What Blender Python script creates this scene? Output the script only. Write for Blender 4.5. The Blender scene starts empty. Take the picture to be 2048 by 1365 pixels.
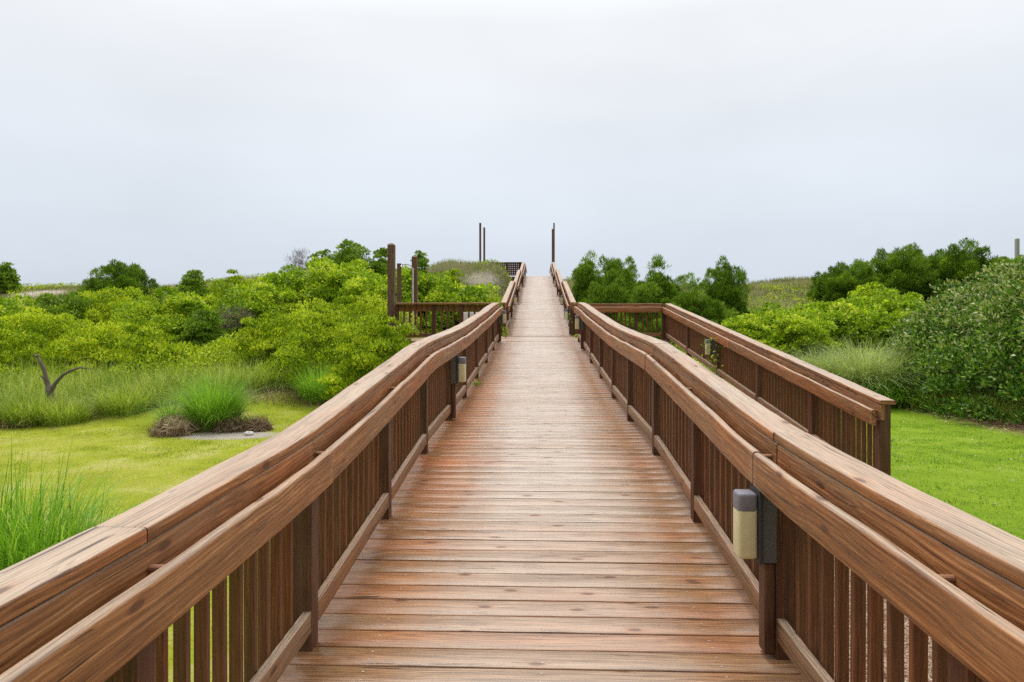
import bpy, bmesh, math, random
import numpy as np
from mathutils import Vector

random.seed(7)
RNG = np.random.default_rng(11)
R = math.radians
scene = bpy.context.scene
C = bpy.data.collections.new('scene'); scene.collection.children.link(C)

# ------------------------------------------------------------------ camera
EYE = 1.6; F = 1365.0; YAW = 0.0381
cam_d = bpy.data.cameras.new('camera'); cam_d.lens = 24.0; cam_d.sensor_width = 36.0
cam_d.clip_start = 0.05; cam_d.clip_end = 3000
cam = bpy.data.objects.new('camera', cam_d); scene.collection.objects.link(cam)
cam.location = (0, 0, EYE); cam.rotation_euler = (R(90), 0, YAW)
scene.camera = cam
scene.render.resolution_x = 1024; scene.render.resolution_y = 682

# ------------------------------------------------------------------ world: overcast sky
SUN_EL = R(70); SUN_ROT = R(-14)
w = bpy.data.worlds.new('World'); scene.world = w; w.use_nodes = True
nt = w.node_tree; nt.nodes.clear()
def N(t, **k):
    n = nt.nodes.new(t)
    for a, b in k.items(): setattr(n, a, b)
    return n
out = N('ShaderNodeOutputWorld'); bg = N('ShaderNodeBackground')
sky = N('ShaderNodeTexSky', sky_type='NISHITA', sun_disc=False)
sky.sun_elevation = SUN_EL; sky.sun_rotation = SUN_ROT; sky.air_density = 1.5; sky.dust_density = 4.0
tc = N('ShaderNodeTexCoord'); sep = N('ShaderNodeSeparateXYZ')
nt.links.new(tc.outputs['Generated'], sep.inputs[0])
cr = N('ShaderNodeValToRGB'); e = cr.color_ramp
# cloud layer brightness with elevation: dull blue-grey near the horizon, bright overhead
stops = [(0.0, (.64,.70,.79)), (0.10, (.67,.735,.83)), (0.20, (.73,.785,.865)), (0.30, (.79,.83,.885)), (0.42, (.89,.91,.935)), (0.62, (1.55,1.56,1.58)), (1.0, (2.6,2.6,2.6))]
while len(e.elements) < len(stops): e.elements.new(0.5)
for el, (p, c) in zip(e.elements, stops): el.position = p; el.color = (*[v/3 for v in c], 1)
ns = N('ShaderNodeTexNoise'); ns.inputs['Scale'].default_value = 1.7; ns.inputs['Detail'].default_value = 4
mp = N('ShaderNodeMapping'); mp.inputs['Scale'].default_value = (1, 1, 2.6)
nt.links.new(tc.outputs['Generated'], mp.inputs[0]); nt.links.new(mp.outputs[0], ns.inputs['Vector'])
mr = N('ShaderNodeMapRange'); mr.inputs['From Min'].default_value = .3; mr.inputs['From Max'].default_value = .7
mr.inputs['To Min'].default_value = 2.76; mr.inputs['To Max'].default_value = 3.22
nt.links.new(ns.outputs[0], mr.inputs['Value'])
az = N('ShaderNodeMapRange'); az.inputs['From Min'].default_value = -1; az.inputs['From Max'].default_value = .20
az.inputs['To Min'].default_value = .30; az.inputs['To Max'].default_value = 1.03
nt.links.new(sep.outputs['Y'], az.inputs['Value'])
azm = N('ShaderNodeMath', operation='MULTIPLY'); nt.links.new(mr.outputs[0], azm.inputs[0]); nt.links.new(az.outputs[0], azm.inputs[1])
vm = N('ShaderNodeVectorMath', operation='SCALE')
nt.links.new(sep.outputs['Z'], cr.inputs[0]); nt.links.new(cr.outputs[0], vm.inputs[0]); nt.links.new(azm.outputs[0], vm.inputs['Scale'])
vs = N('ShaderNodeVectorMath', operation='SCALE'); vs.inputs['Scale'].default_value = 0.10
nt.links.new(sky.outputs[0], vs.inputs[0])
mx = N('ShaderNodeMix', data_type='RGBA'); mx.inputs[0].default_value = 0.93
nt.links.new(vs.outputs[0], mx.inputs[6]); nt.links.new(vm.outputs[0], mx.inputs[7])
nt.links.new(mx.outputs[2], bg.inputs[0]); bg.inputs[1].default_value = 1.0
nt.links.new(bg.outputs[0], out.inputs[0])

sd = bpy.data.lights.new('sun', 'SUN'); sd.energy = 1.5; sd.angle = R(14); sd.color = (1, .965, .9)
so = bpy.data.objects.new('sun', sd); scene.collection.objects.link(so)
# sun hidden by cloud, high ahead of the camera and a little to the left
so.rotation_euler = (-(R(90)-SUN_EL), 0, R(14))

scene.view_settings.view_transform = 'Standard'; scene.view_settings.look = 'None'
scene.view_settings.exposure = 0.0; scene.view_settings.gamma = 1.0
scene.render.engine = 'CYCLES'
scene.cycles.use_denoising = False
scene.cycles.max_bounces = 6; scene.cycles.diffuse_bounces = 3; scene.cycles.glossy_bounces = 2
scene.cycles.transmission_bounces = 3; scene.cycles.transparent_max_bounces = 4
scene.cycles.use_adaptive_sampling = True; scene.cycles.adaptive_threshold = 0.015

# ------------------------------------------------------------------ helpers
def at(px, d, py=None):
    """photo column (and row) at a distance in metres -> a point in the world"""
    xc = (px-1024)/F*d
    X = -math.sin(YAW)*d + math.cos(YAW)*xc
    Y = math.cos(YAW)*d + math.sin(YAW)*xc
    return (X, Y) if py is None else (X, Y, EYE+(682-py)/F*d)
def tag(o, label=None, cat=None, group=None, kind=None):
    if label: o['label'] = label
    if cat: o['category'] = cat
    if group: o['group'] = group
    if kind: o['kind'] = kind
    return o
def empty(name, loc=(0,0,0), rz=0, label=None, cat=None, group=None):
    o = bpy.data.objects.new(name, None); C.objects.link(o); o.location = loc; o.rotation_euler.z = rz
    o.empty_display_size = .1
    return tag(o, label, cat, group)
def link(name, me, parent=None):
    o = bpy.data.objects.new(name, me); C.objects.link(o)
    if parent: o.parent = parent
    return o
def np_mesh(name, verts, faces, mat, attrs=None, smooth=False):
    """faces: (n,3) or (n,4) int array"""
    me = bpy.data.meshes.new(name)
    verts = np.asarray(verts, dtype=np.float32); faces = np.asarray(faces, dtype=np.int32)
    nf, k = faces.shape
    me.vertices.add(len(verts)); me.vertices.foreach_set('co', verts.ravel())
    me.loops.add(nf*k); me.loops.foreach_set('vertex_index', faces.ravel())
    me.polygons.add(nf); me.polygons.foreach_set('loop_start', np.arange(0, nf*k, k, dtype=np.int32))
    me.polygons.foreach_set('loop_total', np.full(nf, k, dtype=np.int32))
    if smooth: me.polygons.foreach_set('use_smooth', np.ones(nf, dtype=bool))
    for an, (ty, data) in (attrs or {}).items():
        a = me.attributes.new(an, ty, 'POINT')
        a.data.foreach_set('vector' if ty == 'FLOAT_VECTOR' else 'value', np.asarray(data, dtype=np.float32).ravel())
    me.update(calc_edges=True)
    if mat: me.materials.append(mat)
    return me
def bm_mesh(name, bm, mat, along=2, seed=None):
    """bmesh -> mesh with a grain coordinate running along one axis"""
    me = bpy.data.meshes.new(name); bm.to_mesh(me); bm.free()
    co = np.empty(len(me.vertices)*3, dtype=np.float32); me.vertices.foreach_get('co', co); co = co.reshape(-1,3)
    order = {0:(0,1,2), 1:(1,0,2), 2:(2,0,1)}[along]
    off = np.array([random.uniform(0,50), random.uniform(0,5), random.uniform(0,5)], dtype=np.float32)
    a = me.attributes.new('gc', 'FLOAT_VECTOR', 'POINT'); a.data.foreach_set('vector', (co[:,order]+off).astype(np.float32).ravel())
    me.materials.append(mat); return me
def box(bm, x0, x1, y0, y1, z0, z1, bev=0.0, seg=1):
    r = bmesh.ops.create_cube(bm, size=1)
    for v in r['verts']:
        v.co = Vector((x0+(v.co.x+.5)*(x1-x0), y0+(v.co.y+.5)*(y1-y0), z0+(v.co.z+.5)*(z1-z0)))
    if bev:
        ed = list({e for v in r['verts'] for e in v.link_edges})
        bmesh.ops.bevel(bm, geom=ed, offset=bev, segments=seg, affect='EDGES', profile=.5)
def tube(bm, pts, rad, n=8):
    rings = []
    for i, p in enumerate(pts):
        p = Vector(p)
        a = Vector(pts[max(i-1,0)]); b = Vector(pts[min(i+1,len(pts)-1)])
        t = (b-a).normalized(); u = t.orthogonal().normalized(); v = t.cross(u)
        if i and rings:
            pu = rings[-1][1]; u = (pu - t*pu.dot(t)).normalized(); v = t.cross(u)
        r = rad[i] if hasattr(rad, '__len__') else rad
        ring = [bm.verts.new(p + u*math.cos(k*2*math.pi/n)*r + v*math.sin(k*2*math.pi/n)*r) for k in range(n)]
        rings.append((ring, u))
    for (a,_),(b,_) in zip(rings, rings[1:]):
        for k in range(n): bm.faces.new((a[k], a[(k+1)%n], b[(k+1)%n], b[k]))
    bm.faces.new(list(reversed(rings[0][0]))); bm.faces.new(rings[-1][0])

# ------------------------------------------------------------------ materials
class M:
    def __init__(s, name):
        s.m = bpy.data.materials.new(name); s.m.use_nodes = True; s.t = s.m.node_tree; s.t.nodes.clear()
        s.out = s.n('ShaderNodeOutputMaterial')
    def n(s, ty, inp=None, **k):
        x = s.t.nodes.new(ty)
        for a, b in k.items(): setattr(x, a, b)
        for a, b in (inp or {}).items():
            if isinstance(b, bpy.types.NodeSocket): s.t.links.new(b, x.inputs[a])
            else: x.inputs[a].default_value = b
        return x
    def l(s, a, b): s.t.links.new(a, b)
    def mix(s, f, a, b, bt='MIX'):
        x = s.t.nodes.new('ShaderNodeMix'); x.data_type = 'RGBA'; x.blend_type = bt
        for i, v in ((0,f),(6,a),(7,b)):
            if isinstance(v, bpy.types.NodeSocket): s.l(v, x.inputs[i])
            elif i == 0: x.inputs[0].default_value = v
            else: x.inputs[i].default_value = (*v, 1) if len(v) == 3 else v
        return x.outputs[2]
    def math(s, op, a, b=0.0, c=None, clamp=False):
        x = s.t.nodes.new('ShaderNodeMath'); x.operation = op; x.use_clamp = clamp
        for i, v in enumerate((a, b, c)):
            if v is None: continue
            if isinstance(v, bpy.types.NodeSocket): s.l(v, x.inputs[i])
            else: x.inputs[i].default_value = v
        return x.outputs[0]
    def rng(s, v, a, b, c=0.0, d=1.0, smooth=False):
        x = s.n('ShaderNodeMapRange', {'Value': v, 'From Min': a, 'From Max': b, 'To Min': c, 'To Max': d})
        if smooth: x.interpolation_type = 'SMOOTHSTEP'
        return x.outputs[0]
    def noise(s, vec, scale, detail=3, rough=.55, dist=0):
        return s.n('ShaderNodeTexNoise', {'Vector': vec, 'Scale': scale, 'Detail': detail, 'Roughness': rough, 'Distortion': dist}).outputs[0]
    def map(s, vec, sc, loc=(0,0,0)):
        return s.n('ShaderNodeMapping', {'Vector': vec, 'Scale': sc, 'Location': loc}).outputs[0]
    def ramp(s, v, stops):
        x = s.n('ShaderNodeValToRGB', {'Fac': v}); e = x.color_ramp
        while len(e.elements) < len(stops): e.elements.new(.5)
        for el, (p, c) in zip(e.elements, stops): el.position = p; el.color = (*c, 1)
        return x.outputs[0]
    def bsdf(s, col, rough=.6, bump=None, bs=.3, bd=.01, spec=.5, **k):
        p = s.n('ShaderNodeBsdfPrincipled')
        for nm, v in (('Base Color', col), ('Roughness', rough), ('Specular IOR Level', spec), *k.items()):
            if isinstance(v, bpy.types.NodeSocket): s.l(v, p.inputs[nm])
            elif nm in ('Base Color', 'Emission Color'): p.inputs[nm].default_value = (*v, 1)
            else: p.inputs[nm].default_value = v
        if bump is not None:
            b = s.n('ShaderNodeBump', {'Strength': bs, 'Distance': bd, 'Height': bump}); s.l(b.outputs[0], p.inputs['Normal'])
        return p
    def done(s, sh): s.l(sh.outputs[0], s.out.inputs[0]); return s.m

def wood(name, dark, mid, light, bleach, bleach_amt=.85, rough=(.38,.62), knots=True, deck=False, grey=.25):
    m = M(name)
    gc = m.n('ShaderNodeAttribute', attribute_name='gc').outputs['Vector']
    rnd = m.n('ShaderNodeObjectInfo').outputs['Random']
    off = m.n('ShaderNodeCombineXYZ', {'X': m.math('MULTIPLY', rnd, 83.), 'Y': m.math('MULTIPLY', rnd, 31.)}).outputs[0]
    v = m.n('ShaderNodeVectorMath', {0: gc, 1: off}, operation='ADD').outputs[0]
    # cathedral grain: rings stretched along the board and bent by slow noise
    warp = m.n('ShaderNodeTexNoise', {'Vector': m.map(v, (1.5, 4, 4)), 'Scale': 1.0, 'Detail': 1.5}).outputs['Color']
    wv = m.n('ShaderNodeVectorMath', {0: m.n('ShaderNodeVectorMath', {0: warp, 1: (.5,.5,.5)}, operation='SUBTRACT').outputs[0], 1: (0, .055, .055)}, operation='MULTIPLY').outputs[0]
    v2 = m.n('ShaderNodeVectorMath', {0: v, 1: wv}, operation='ADD').outputs[0]
    sx = m.n('ShaderNodeSeparateXYZ', {0: v2})
    ring = m.math('SINE', m.math('MULTIPLY', m.math('ADD', sx.outputs[1], m.math('MULTIPLY', sx.outputs[2], .8)), 420.))
    ring = m.rng(ring, -1, 1)
    fine = m.noise(m.map(v2, (4.5, 190, 190)), 1.0, 6, .72)
    mid_n = m.noise(m.map(v2, (1.3, 48, 48)), 1.0, 4, .6)
    big = m.noise(m.map(v, (.55, 2.2, 2.2)), 1.0, 3, .6)
    g = m.math('ADD', m.math('MULTIPLY', ring, .07), m.math('ADD', m.math('MULTIPLY', fine, .64), m.math('MULTIPLY', mid_n, .42)))
    g = m.rng(g, .38, .74)
    col = m.ramp(g, [(0.0, dark), (.35, tuple((a*.45+b*.55) for a, b in zip(dark, mid))), (.62, mid), (1.0, light)])
    # blotches of stain left in the wood
    col = m.mix(m.rng(big, .42, .66), col, m.mix(1.0, col, (1.28,1.0,.82), 'MULTIPLY'))
    col = m.mix(m.math('MULTIPLY', m.rng(m.noise(m.map(v, (.8, 4, 4), (7,3,1)), 1.0, 4), .5, .72), grey), col, m.mix(.5, (.30,.25,.22), light))
    # bleached upper faces
    geo = m.n('ShaderNodeNewGeometry'); nz = m.n('ShaderNodeSeparateXYZ', {0: geo.outputs['True Normal']}).outputs[2]
    up = m.rng(nz, .35, .9)
    bl = m.ramp(g, [(0.0, tuple(c*.42 for c in bleach)), (.30, tuple(c*.72 for c in bleach)), (.6, bleach), (1.0, tuple(min(1,c*1.2) for c in bleach))])
    patch = m.rng(m.noise(m.map(v, (.7, 6, 6), (2,9,4)), 1.0, 4), .32, .58, .60, 1.0)
    pos = m.n('ShaderNodeSeparateXYZ', {0: geo.outputs['Position']})
    if deck:
        # foot wear: bleached down the middle, stain still strong along the edges
        ax = m.math('ABSOLUTE', m.math('SUBTRACT', pos.outputs[0], .06))
        wn = m.noise(m.map(geo.outputs['Position'], (2.6, .45, 1)), 1.0, 4, .6)
        bn = m.noise(m.map(geo.outputs['Position'], (.5, 6.9, .1)), 1.0, 2, .5)
        edge = m.math('SUBTRACT', m.math('ADD', ax, m.math('ADD', m.math('MULTIPLY', wn, .55), m.math('MULTIPLY', bn, .25))), .42)
        wear = m.rng(edge, .26, .80, 1.0, .08, True)
        wear = m.math('MULTIPLY', wear, m.rng(pos.outputs[1], 2.0, 6.0, .42, 1.0, True))
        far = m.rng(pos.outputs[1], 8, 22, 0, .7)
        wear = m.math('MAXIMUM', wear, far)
        # rustier stain on the left strip half way up the first ramp
        lx = m.rng(pos.outputs[0], -.75, -.35, 1, 0, True); ly = m.math('MULTIPLY', m.rng(pos.outputs[1], 3.5, 5.5, 0, 1, True), m.rng(pos.outputs[1], 8.5, 13, 1, .15, True))
        rust = m.math('MULTIPLY', lx, m.math('MULTIPLY', ly, m.rng(wn, .35, .6, .4, 1)))
        col = m.mix(m.math('MULTIPLY', rust, .6), col, m.mix(1.0, col, (1.45,1.02,.58), 'MULTIPLY'))
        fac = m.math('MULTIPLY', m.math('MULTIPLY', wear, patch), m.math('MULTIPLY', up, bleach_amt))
    else:
        fac = m.math('MULTIPLY', m.math('MULTIPLY', up, patch), bleach_amt)
    col = m.mix(fac, col, bl)
    # drying cracks along the grain
    ck = m.noise(m.map(v2, (.55, 95, 95), (3,1,8)), 1.0, 2, .5)
    crack = m.math('MULTIPLY', m.rng(ck, .655, .68), m.rng(m.noise(m.map(v, (1.3, 9, 9), (1,5,2)), 1.0, 1), .45, .54))
    col = m.mix(m.math('MULTIPLY', crack, .85), col, (.02,.012,.008))
    h = m.math('SUBTRACT', m.math('ADD', m.math('MULTIPLY', fine, .6), m.math('MULTIPLY', mid_n, .5)), m.math('MULTIPLY', crack, 1.2))
    if knots:
        sk_ = m.n('ShaderNodeSeparateXYZ', {0: v})
        kv = m.n('ShaderNodeCombineXYZ', {'X': m.math('MULTIPLY', sk_.outputs[0], 2.6), 'Y': m.math('MULTIPLY', m.math('ADD', sk_.outputs[1], sk_.outputs[2]), 7.5)}).outputs[0]
        vo = m.n('ShaderNodeTexVoronoi', {'Vector': kv, 'Scale': 1.0}, voronoi_dimensions='2D')
        kn = m.math('MULTIPLY', m.rng(vo.outputs['Distance'], .05, .12, 1, 0, True), m.math('GREATER_THAN', m.n('ShaderNodeSeparateColor', {0: vo.outputs['Color']}).outputs[0], .60))
        halo = m.math('MULTIPLY', m.rng(vo.outputs['Distance'], .10, .24, 1, 0, True), m.math('GREATER_THAN', m.n('ShaderNodeSeparateColor', {0: vo.outputs['Color']}).outputs[0], .60))
        col = m.mix(m.math('MULTIPLY', halo, .35), col, m.mix(1.0, col, (.9,.62,.42), 'MULTIPLY'))
        col = m.mix(m.math('MULTIPLY', kn, .72), col, (.075,.034,.018))
        h = m.math('SUBTRACT', h, m.math('MULTIPLY', kn, .6))
    rg = m.rng(m.math('ADD', m.math('MULTIPLY', g, .5), m.math('MULTIPLY', big, .5)), .3, .7, rough[0], rough[1])
    return m.done(m.bsdf(col, rg, h, .55, .004, .45))

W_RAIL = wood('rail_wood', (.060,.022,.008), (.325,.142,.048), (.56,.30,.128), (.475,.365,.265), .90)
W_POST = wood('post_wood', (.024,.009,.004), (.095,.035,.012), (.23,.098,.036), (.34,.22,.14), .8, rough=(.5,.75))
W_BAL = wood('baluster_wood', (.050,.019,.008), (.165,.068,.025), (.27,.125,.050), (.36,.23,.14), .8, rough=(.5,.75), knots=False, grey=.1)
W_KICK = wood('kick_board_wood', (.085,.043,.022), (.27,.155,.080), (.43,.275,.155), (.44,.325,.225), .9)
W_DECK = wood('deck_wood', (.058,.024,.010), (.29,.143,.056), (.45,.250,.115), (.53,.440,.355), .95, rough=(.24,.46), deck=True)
W_OLD = wood('old_post_wood', (.055,.026,.017), (.15,.080,.052), (.26,.16,.12), (.30,.24,.2), .6, rough=(.6,.8))

def plain(name, col, rough=.5, metal=0.0, vary=.15, scale=20, bump=.2, **k):
    m = M(name); co = m.n('ShaderNodeTexCoord').outputs['Object']
    n1 = m.noise(co, scale, 5, .65)
    c = m.mix(m.rng(n1, .3, .7, 0, vary*2), col, tuple(x*.55 for x in col))
    return m.done(m.bsdf(c, m.rng(n1, .3, .7, rough, min(1, rough+.15)), n1, bump, .002, .5, Metallic=metal, **k))
LAMP_BOX = plain('lamp_housing', (.115,.112,.105), .7, 0, .35, 160, .5)
LAMP_RIM = plain('lamp_rim', (.045,.045,.050), .6, 0, .3, 120, .4)
LAMP_HOOD = plain('lamp_hood', (.235,.225,.265), .45, 0, .25, 90, .15)
LAMP_LENS = plain('lamp_lens', (.78,.71,.42), .30, 0, .22, 11, .04)
COPPER = plain('spacer_pin_metal', (.42,.215,.12), .5, .35, .3, 60)
WHITE = plain('white_enamel', (.70,.71,.70), .45, 0, .12, 9)
STEEL = plain('galvanised_pipe', (.50,.50,.49), .35, .7, .2, 40)
HOLE = plain('rusted_screw', (.035,.020,.014), .8, 0, .3, 60)
NAILM = plain('nail_metal', (.62,.60,.58), .4, .4, .3, 80)

def leafm(name, dark, mid, light, transl=.35, gloss=.25, rough=.45):
    m = M(name)
    lc = m.n('ShaderNodeAttribute', attribute_name='lc').outputs['Fac']
    rnd = m.n('ShaderNodeObjectInfo').outputs['Random']
    pos = m.n('ShaderNodeNewGeometry').outputs['Position']
    pn = m.noise(pos, .9, 3)
    v = m.math('ADD', lc, m.math('ADD', m.rng(pn, .3, .7, -.16, .16), m.rng(rnd, 0, 1, -.08, .08)), clamp=True)
    col = m.ramp(v, [(0, dark), (.5, mid), (1, light)])
    p = m.bsdf(col, rough, spec=gloss)
    t = m.n('ShaderNodeBsdfTranslucent', {'Color': m.mix(1.0, col, (1.25,1.25,.7), 'MULTIPLY')})
    s = m.n('ShaderNodeMixShader', {0: transl, 1: p.outputs[0], 2: t.outputs[0]})
    return m.done(s)
L_MYRTLE = leafm('myrtle_leaf', (.09,.17,.006), (.32,.46,.012), (.74,.80,.06), .40)
L_VINE = leafm('vine_leaf', (.09,.19,.010), (.30,.46,.018), (.74,.80,.09), .40)
L_JUNIPER = leafm('juniper_needle', (.055,.11,.014), (.15,.27,.025), (.32,.46,.05), .35, .2, .6)
L_DARK = leafm('dark_shrub_leaf', (.06,.13,.014), (.18,.31,.022), (.40,.54,.05), .3)
L_HEDGE = leafm('hedge_leaf', (.022,.072,.010), (.100,.225,.026), (.36,.52,.08), .25, .25, .45)
L_PALE = leafm('hedge_pale_leaf', (.26,.32,.08), (.48,.50,.20), (.74,.70,.42), .2, .3, .5)
L_GRASS = leafm('tall_grass_blade', (.11,.17,.018), (.28,.40,.045), (.58,.62,.18), .4)
L_CLUMP = leafm('clump_grass_blade', (.07,.16,.012), (.21,.42,.035), (.42,.62,.11), .4)
L_PLUME = leafm('feather_grass_blade', (.18,.25,.08), (.38,.47,.18), (.66,.70,.38), .35)
L_LAWN = leafm('lawn_blade', (.14,.20,.006), (.32,.40,.010), (.66,.58,.24), .4)
L_LAWNR = leafm('lawn_blade_green', (.09,.20,.006), (.19,.36,.010), (.38,.50,.07), .4)
L_DUNE = leafm('dune_grass_blade', (.12,.14,.03), (.26,.27,.07), (.46,.42,.20), .3)
L_DRY = leafm('dry_thatch', (.12,.072,.045), (.34,.23,.15), (.62,.49,.35), .15)
L_TWIG = leafm('dry_twig', (.09,.065,.045), (.19,.145,.11), (.30,.25,.20), .05)
BARK = plain('bark', (.13,.095,.07), .9, 0, .4, 25, .8)
DRIFT = plain('driftwood', (.20,.155,.125), .85, 0, .48, 38, 1.0)

# ------------------------------------------------------------------ terrain
DUNE_Y = np.array([-400, 13.5, 16, 20, 25, 30, 35, 40, 45, 55, 70, 95, 400.])
DUNE_Z = np.array([0, 0, .12, .62, 1.45, 2.45, 3.55, 4.65, 5.25, 5.3, 3.6, .4, .0])
def vnoise(x, y, s, seed):
    """smooth value noise"""
    x = np.asarray(x, float)/s; y = np.asarray(y, float)/s
    xi = np.floor(x); yi = np.floor(y); fx = x-xi; fy = y-yi
    fx = fx*fx*(3-2*fx); fy = fy*fy*(3-2*fy)
    def hsh(a, b):
        v = np.sin(a*127.1+b*311.7+seed*74.7)*43758.5453
        return v-np.floor(v)
    return (hsh(xi,yi)*(1-fx)+hsh(xi+1,yi)*fx)*(1-fy)+(hsh(xi,yi+1)*(1-fx)+hsh(xi+1,yi+1)*fx)*fy
def gz(x, y):
    x = np.asarray(x, float); y = np.asarray(y, float)
    z = np.interp(y, DUNE_Y, DUNE_Z)
    k = np.clip((y-15)/14, 0, 1)*np.clip((110-y)/30, 0, 1)
    z = z + k*((vnoise(x, y, 9, 1)-.5)*1.0 + (vnoise(x, y, 3.7, 2)-.5)*.4)
    z = z + .42*np.clip((y-12.1)/2.6, 0, 1)*np.clip((28-y)/6, 0, 1)*np.clip((x+11)/3, 0, 1)*np.clip((-1.6-x)/.8, 0, 1)   # the left lawn lifts toward the shrubs
    hz = 6.22+.10*np.sin(x*2.1)-.012*(x+3.5)**2                                                # hump beside the top of the walkway
    hk = np.exp(-(np.abs((x+4.4)/3.1)**5+(np.abs(y-40.3)/2.5)**2.6))
    z = z*(1-hk)+np.maximum(z, hz)*hk       # hump beside the top of the walkway
    z = z + .9*np.exp(-(((x-31)/9)**2+((y-40)/8)**2))
    # keep the ground well under the walkway
    cap = np.interp(y, [15, 17.8, 24.3, 32.9, 42, 60], [.9, 1.0, 1.7, 3.2, 4.9, 5.2])
    wk = np.clip(1-(np.abs(x)-1.1)/.8, 0, 1)*np.clip((y-13)/3, 0, 1)
    return z*(1-wk) + np.minimum(z, cap)*wk
def lawn_back(x):
    """how far the mown lawn reaches on the left"""
    return np.interp(x, [-30, -10.2, -9.2, -8.3, -7.0, -5, -3, 0], [11.2, 12.3, 12.9, 13.5, 14.3, 14.5, 14.2, 13.5])
def lawn_mask(x, y):
    x = np.asarray(x, float); y = np.asarray(y, float)
    jit = (vnoise(x, y, 1.1, 5)-.5)*.9
    left = (x < 0) & (y < lawn_back(x)+jit)
    rb = np.interp(x, [0, 4, 8, 9, 40], [11, 16, 15.5, 13.5, 11])
    right = (x >= 0) & (y < rb+jit)
    return left | right
SAND_SPOT = at(445, 11.6); STRAW_X = (1.15, 3.05); STRAW_Y = (-3.0, 6.0)
def sand_mask(x, y):
    s = np.exp(-(((x-SAND_SPOT[0]-.10)/1.05)**2+((y-SAND_SPOT[1]+.0)/.66)**2)*1.2)
    s = np.maximum(s, .66*np.exp(-(((x+3.1)/1.5)**2+((y-38.0)/.8)**2)))
    s = np.maximum(s, .9*np.exp(-(((x+2.0)/.8)**2+((y-31)/3)**2)))
    s = np.maximum(s, .8*np.exp(-(((x+27)/1.8)**2+((y-36)/1.5)**2)))
    return s

gm = M('ground_cover_soil')
P = gm.n('ShaderNodeNewGeometry').outputs['Position']
lawn_a = gm.n('ShaderNodeAttribute', attribute_name='lawn').outputs['Fac']
sand_a = gm.n('ShaderNodeAttribute', attribute_name='sand').outputs['Fac']
straw_a = gm.n('ShaderNodeAttribute', attribute_name='straw').outputs['Fac']
n1 = gm.noise(P, 1.1, 4, .6); n2 = gm.noise(P, 24, 5, .7); n3 = gm.noise(P, 90, 3, .7)
px_ = gm.n('ShaderNodeSeparateXYZ', {0: P}).outputs[0]
lawnL = gm.ramp(gm.math('ADD', gm.math('MULTIPLY', n1, .6), gm.math('MULTIPLY', n2, .4)), [(.30,(.18,.24,.012)), (.50,(.32,.36,.02)), (.66,(.50,.46,.18))])
lawnR = gm.ramp(gm.math('ADD', gm.math('MULTIPLY', n1, .5), gm.math('MULTIPLY', n2, .5)), [(.30,(.11,.20,.010)), (.52,(.22,.34,.014)), (.72,(.38,.44,.08))])
lawnc = gm.mix(gm.rng(px_, 0, 1), lawnL, lawnR)
dune = gm.ramp(n2, [(.3,(.075,.085,.028)), (.5,(.15,.15,.06)), (.7,(.28,.24,.13))])
base = gm.mix(lawn_a, dune, lawnc)
sandc = gm.ramp(gm.math('ADD', gm.math('MULTIPLY', n1, .4), gm.math('MULTIPLY', n3, .6)), [(.3,(.30,.26,.22)), (.6,(.50,.44,.38)), (.8,(.60,.54,.47))])
base = gm.mix(gm.rng(gm.math('ADD', sand_a, gm.math('MULTIPLY', gm.math('SUBTRACT', n2, .5), .8)), .35, .6), base, sandc)
strawc = gm.ramp(gm.noise(gm.map(P, (30, 60, 30)), 1, 5, .8), [(.3,(.12,.055,.035)), (.5,(.36,.20,.14)), (.7,(.62,.46,.36))])
base = gm.mix(straw_a, base, strawc)
GROUND = gm.done(gm.bsdf(base, .95, gm.math('ADD', n2, n3), .8, .02, .15))

xs = np.unique(np.concatenate([np.linspace(-700,-60,12), np.arange(-60,-22,1.0), np.arange(-22,22,.3), np.arange(22,60,1.0), np.linspace(60,700,12)]))
ys = np.unique(np.concatenate([np.linspace(-300,-6,8), np.arange(-6,48,.3), np.arange(48,110,1.5), np.linspace(110,1500,10)]))
GX, GY = np.meshgrid(xs, ys); GZ = gz(GX, GY)
idx = np.arange(GX.size).reshape(GX.shape)
fc = np.stack([idx[:-1,:-1], idx[:-1,1:], idx[1:,1:], idx[1:,:-1]], -1).reshape(-1,4)
straw = ((GX > STRAW_X[0]) & (GX < STRAW_X[1]) & (GY > STRAW_Y[0]) & (GY < STRAW_Y[1])).astype(float)
straw = np.maximum(straw, np.where((GX>7.9)&(GX<10.2)&(GY>9)&(GY<19), np.clip(1-np.abs(GX-9.1)/1.1, 0, 1)*1.2, 0)).clip(0, 1)
me = np_mesh('ground', np.stack([GX, GY, GZ], -1).reshape(-1,3), fc, GROUND,
             {'lawn': ('FLOAT', lawn_mask(GX,GY).astype(float)), 'sand': ('FLOAT', sand_mask(GX,GY)), 'straw': ('FLOAT', straw)}, True)
tag(link('ground', me), kind='structure')

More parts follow.
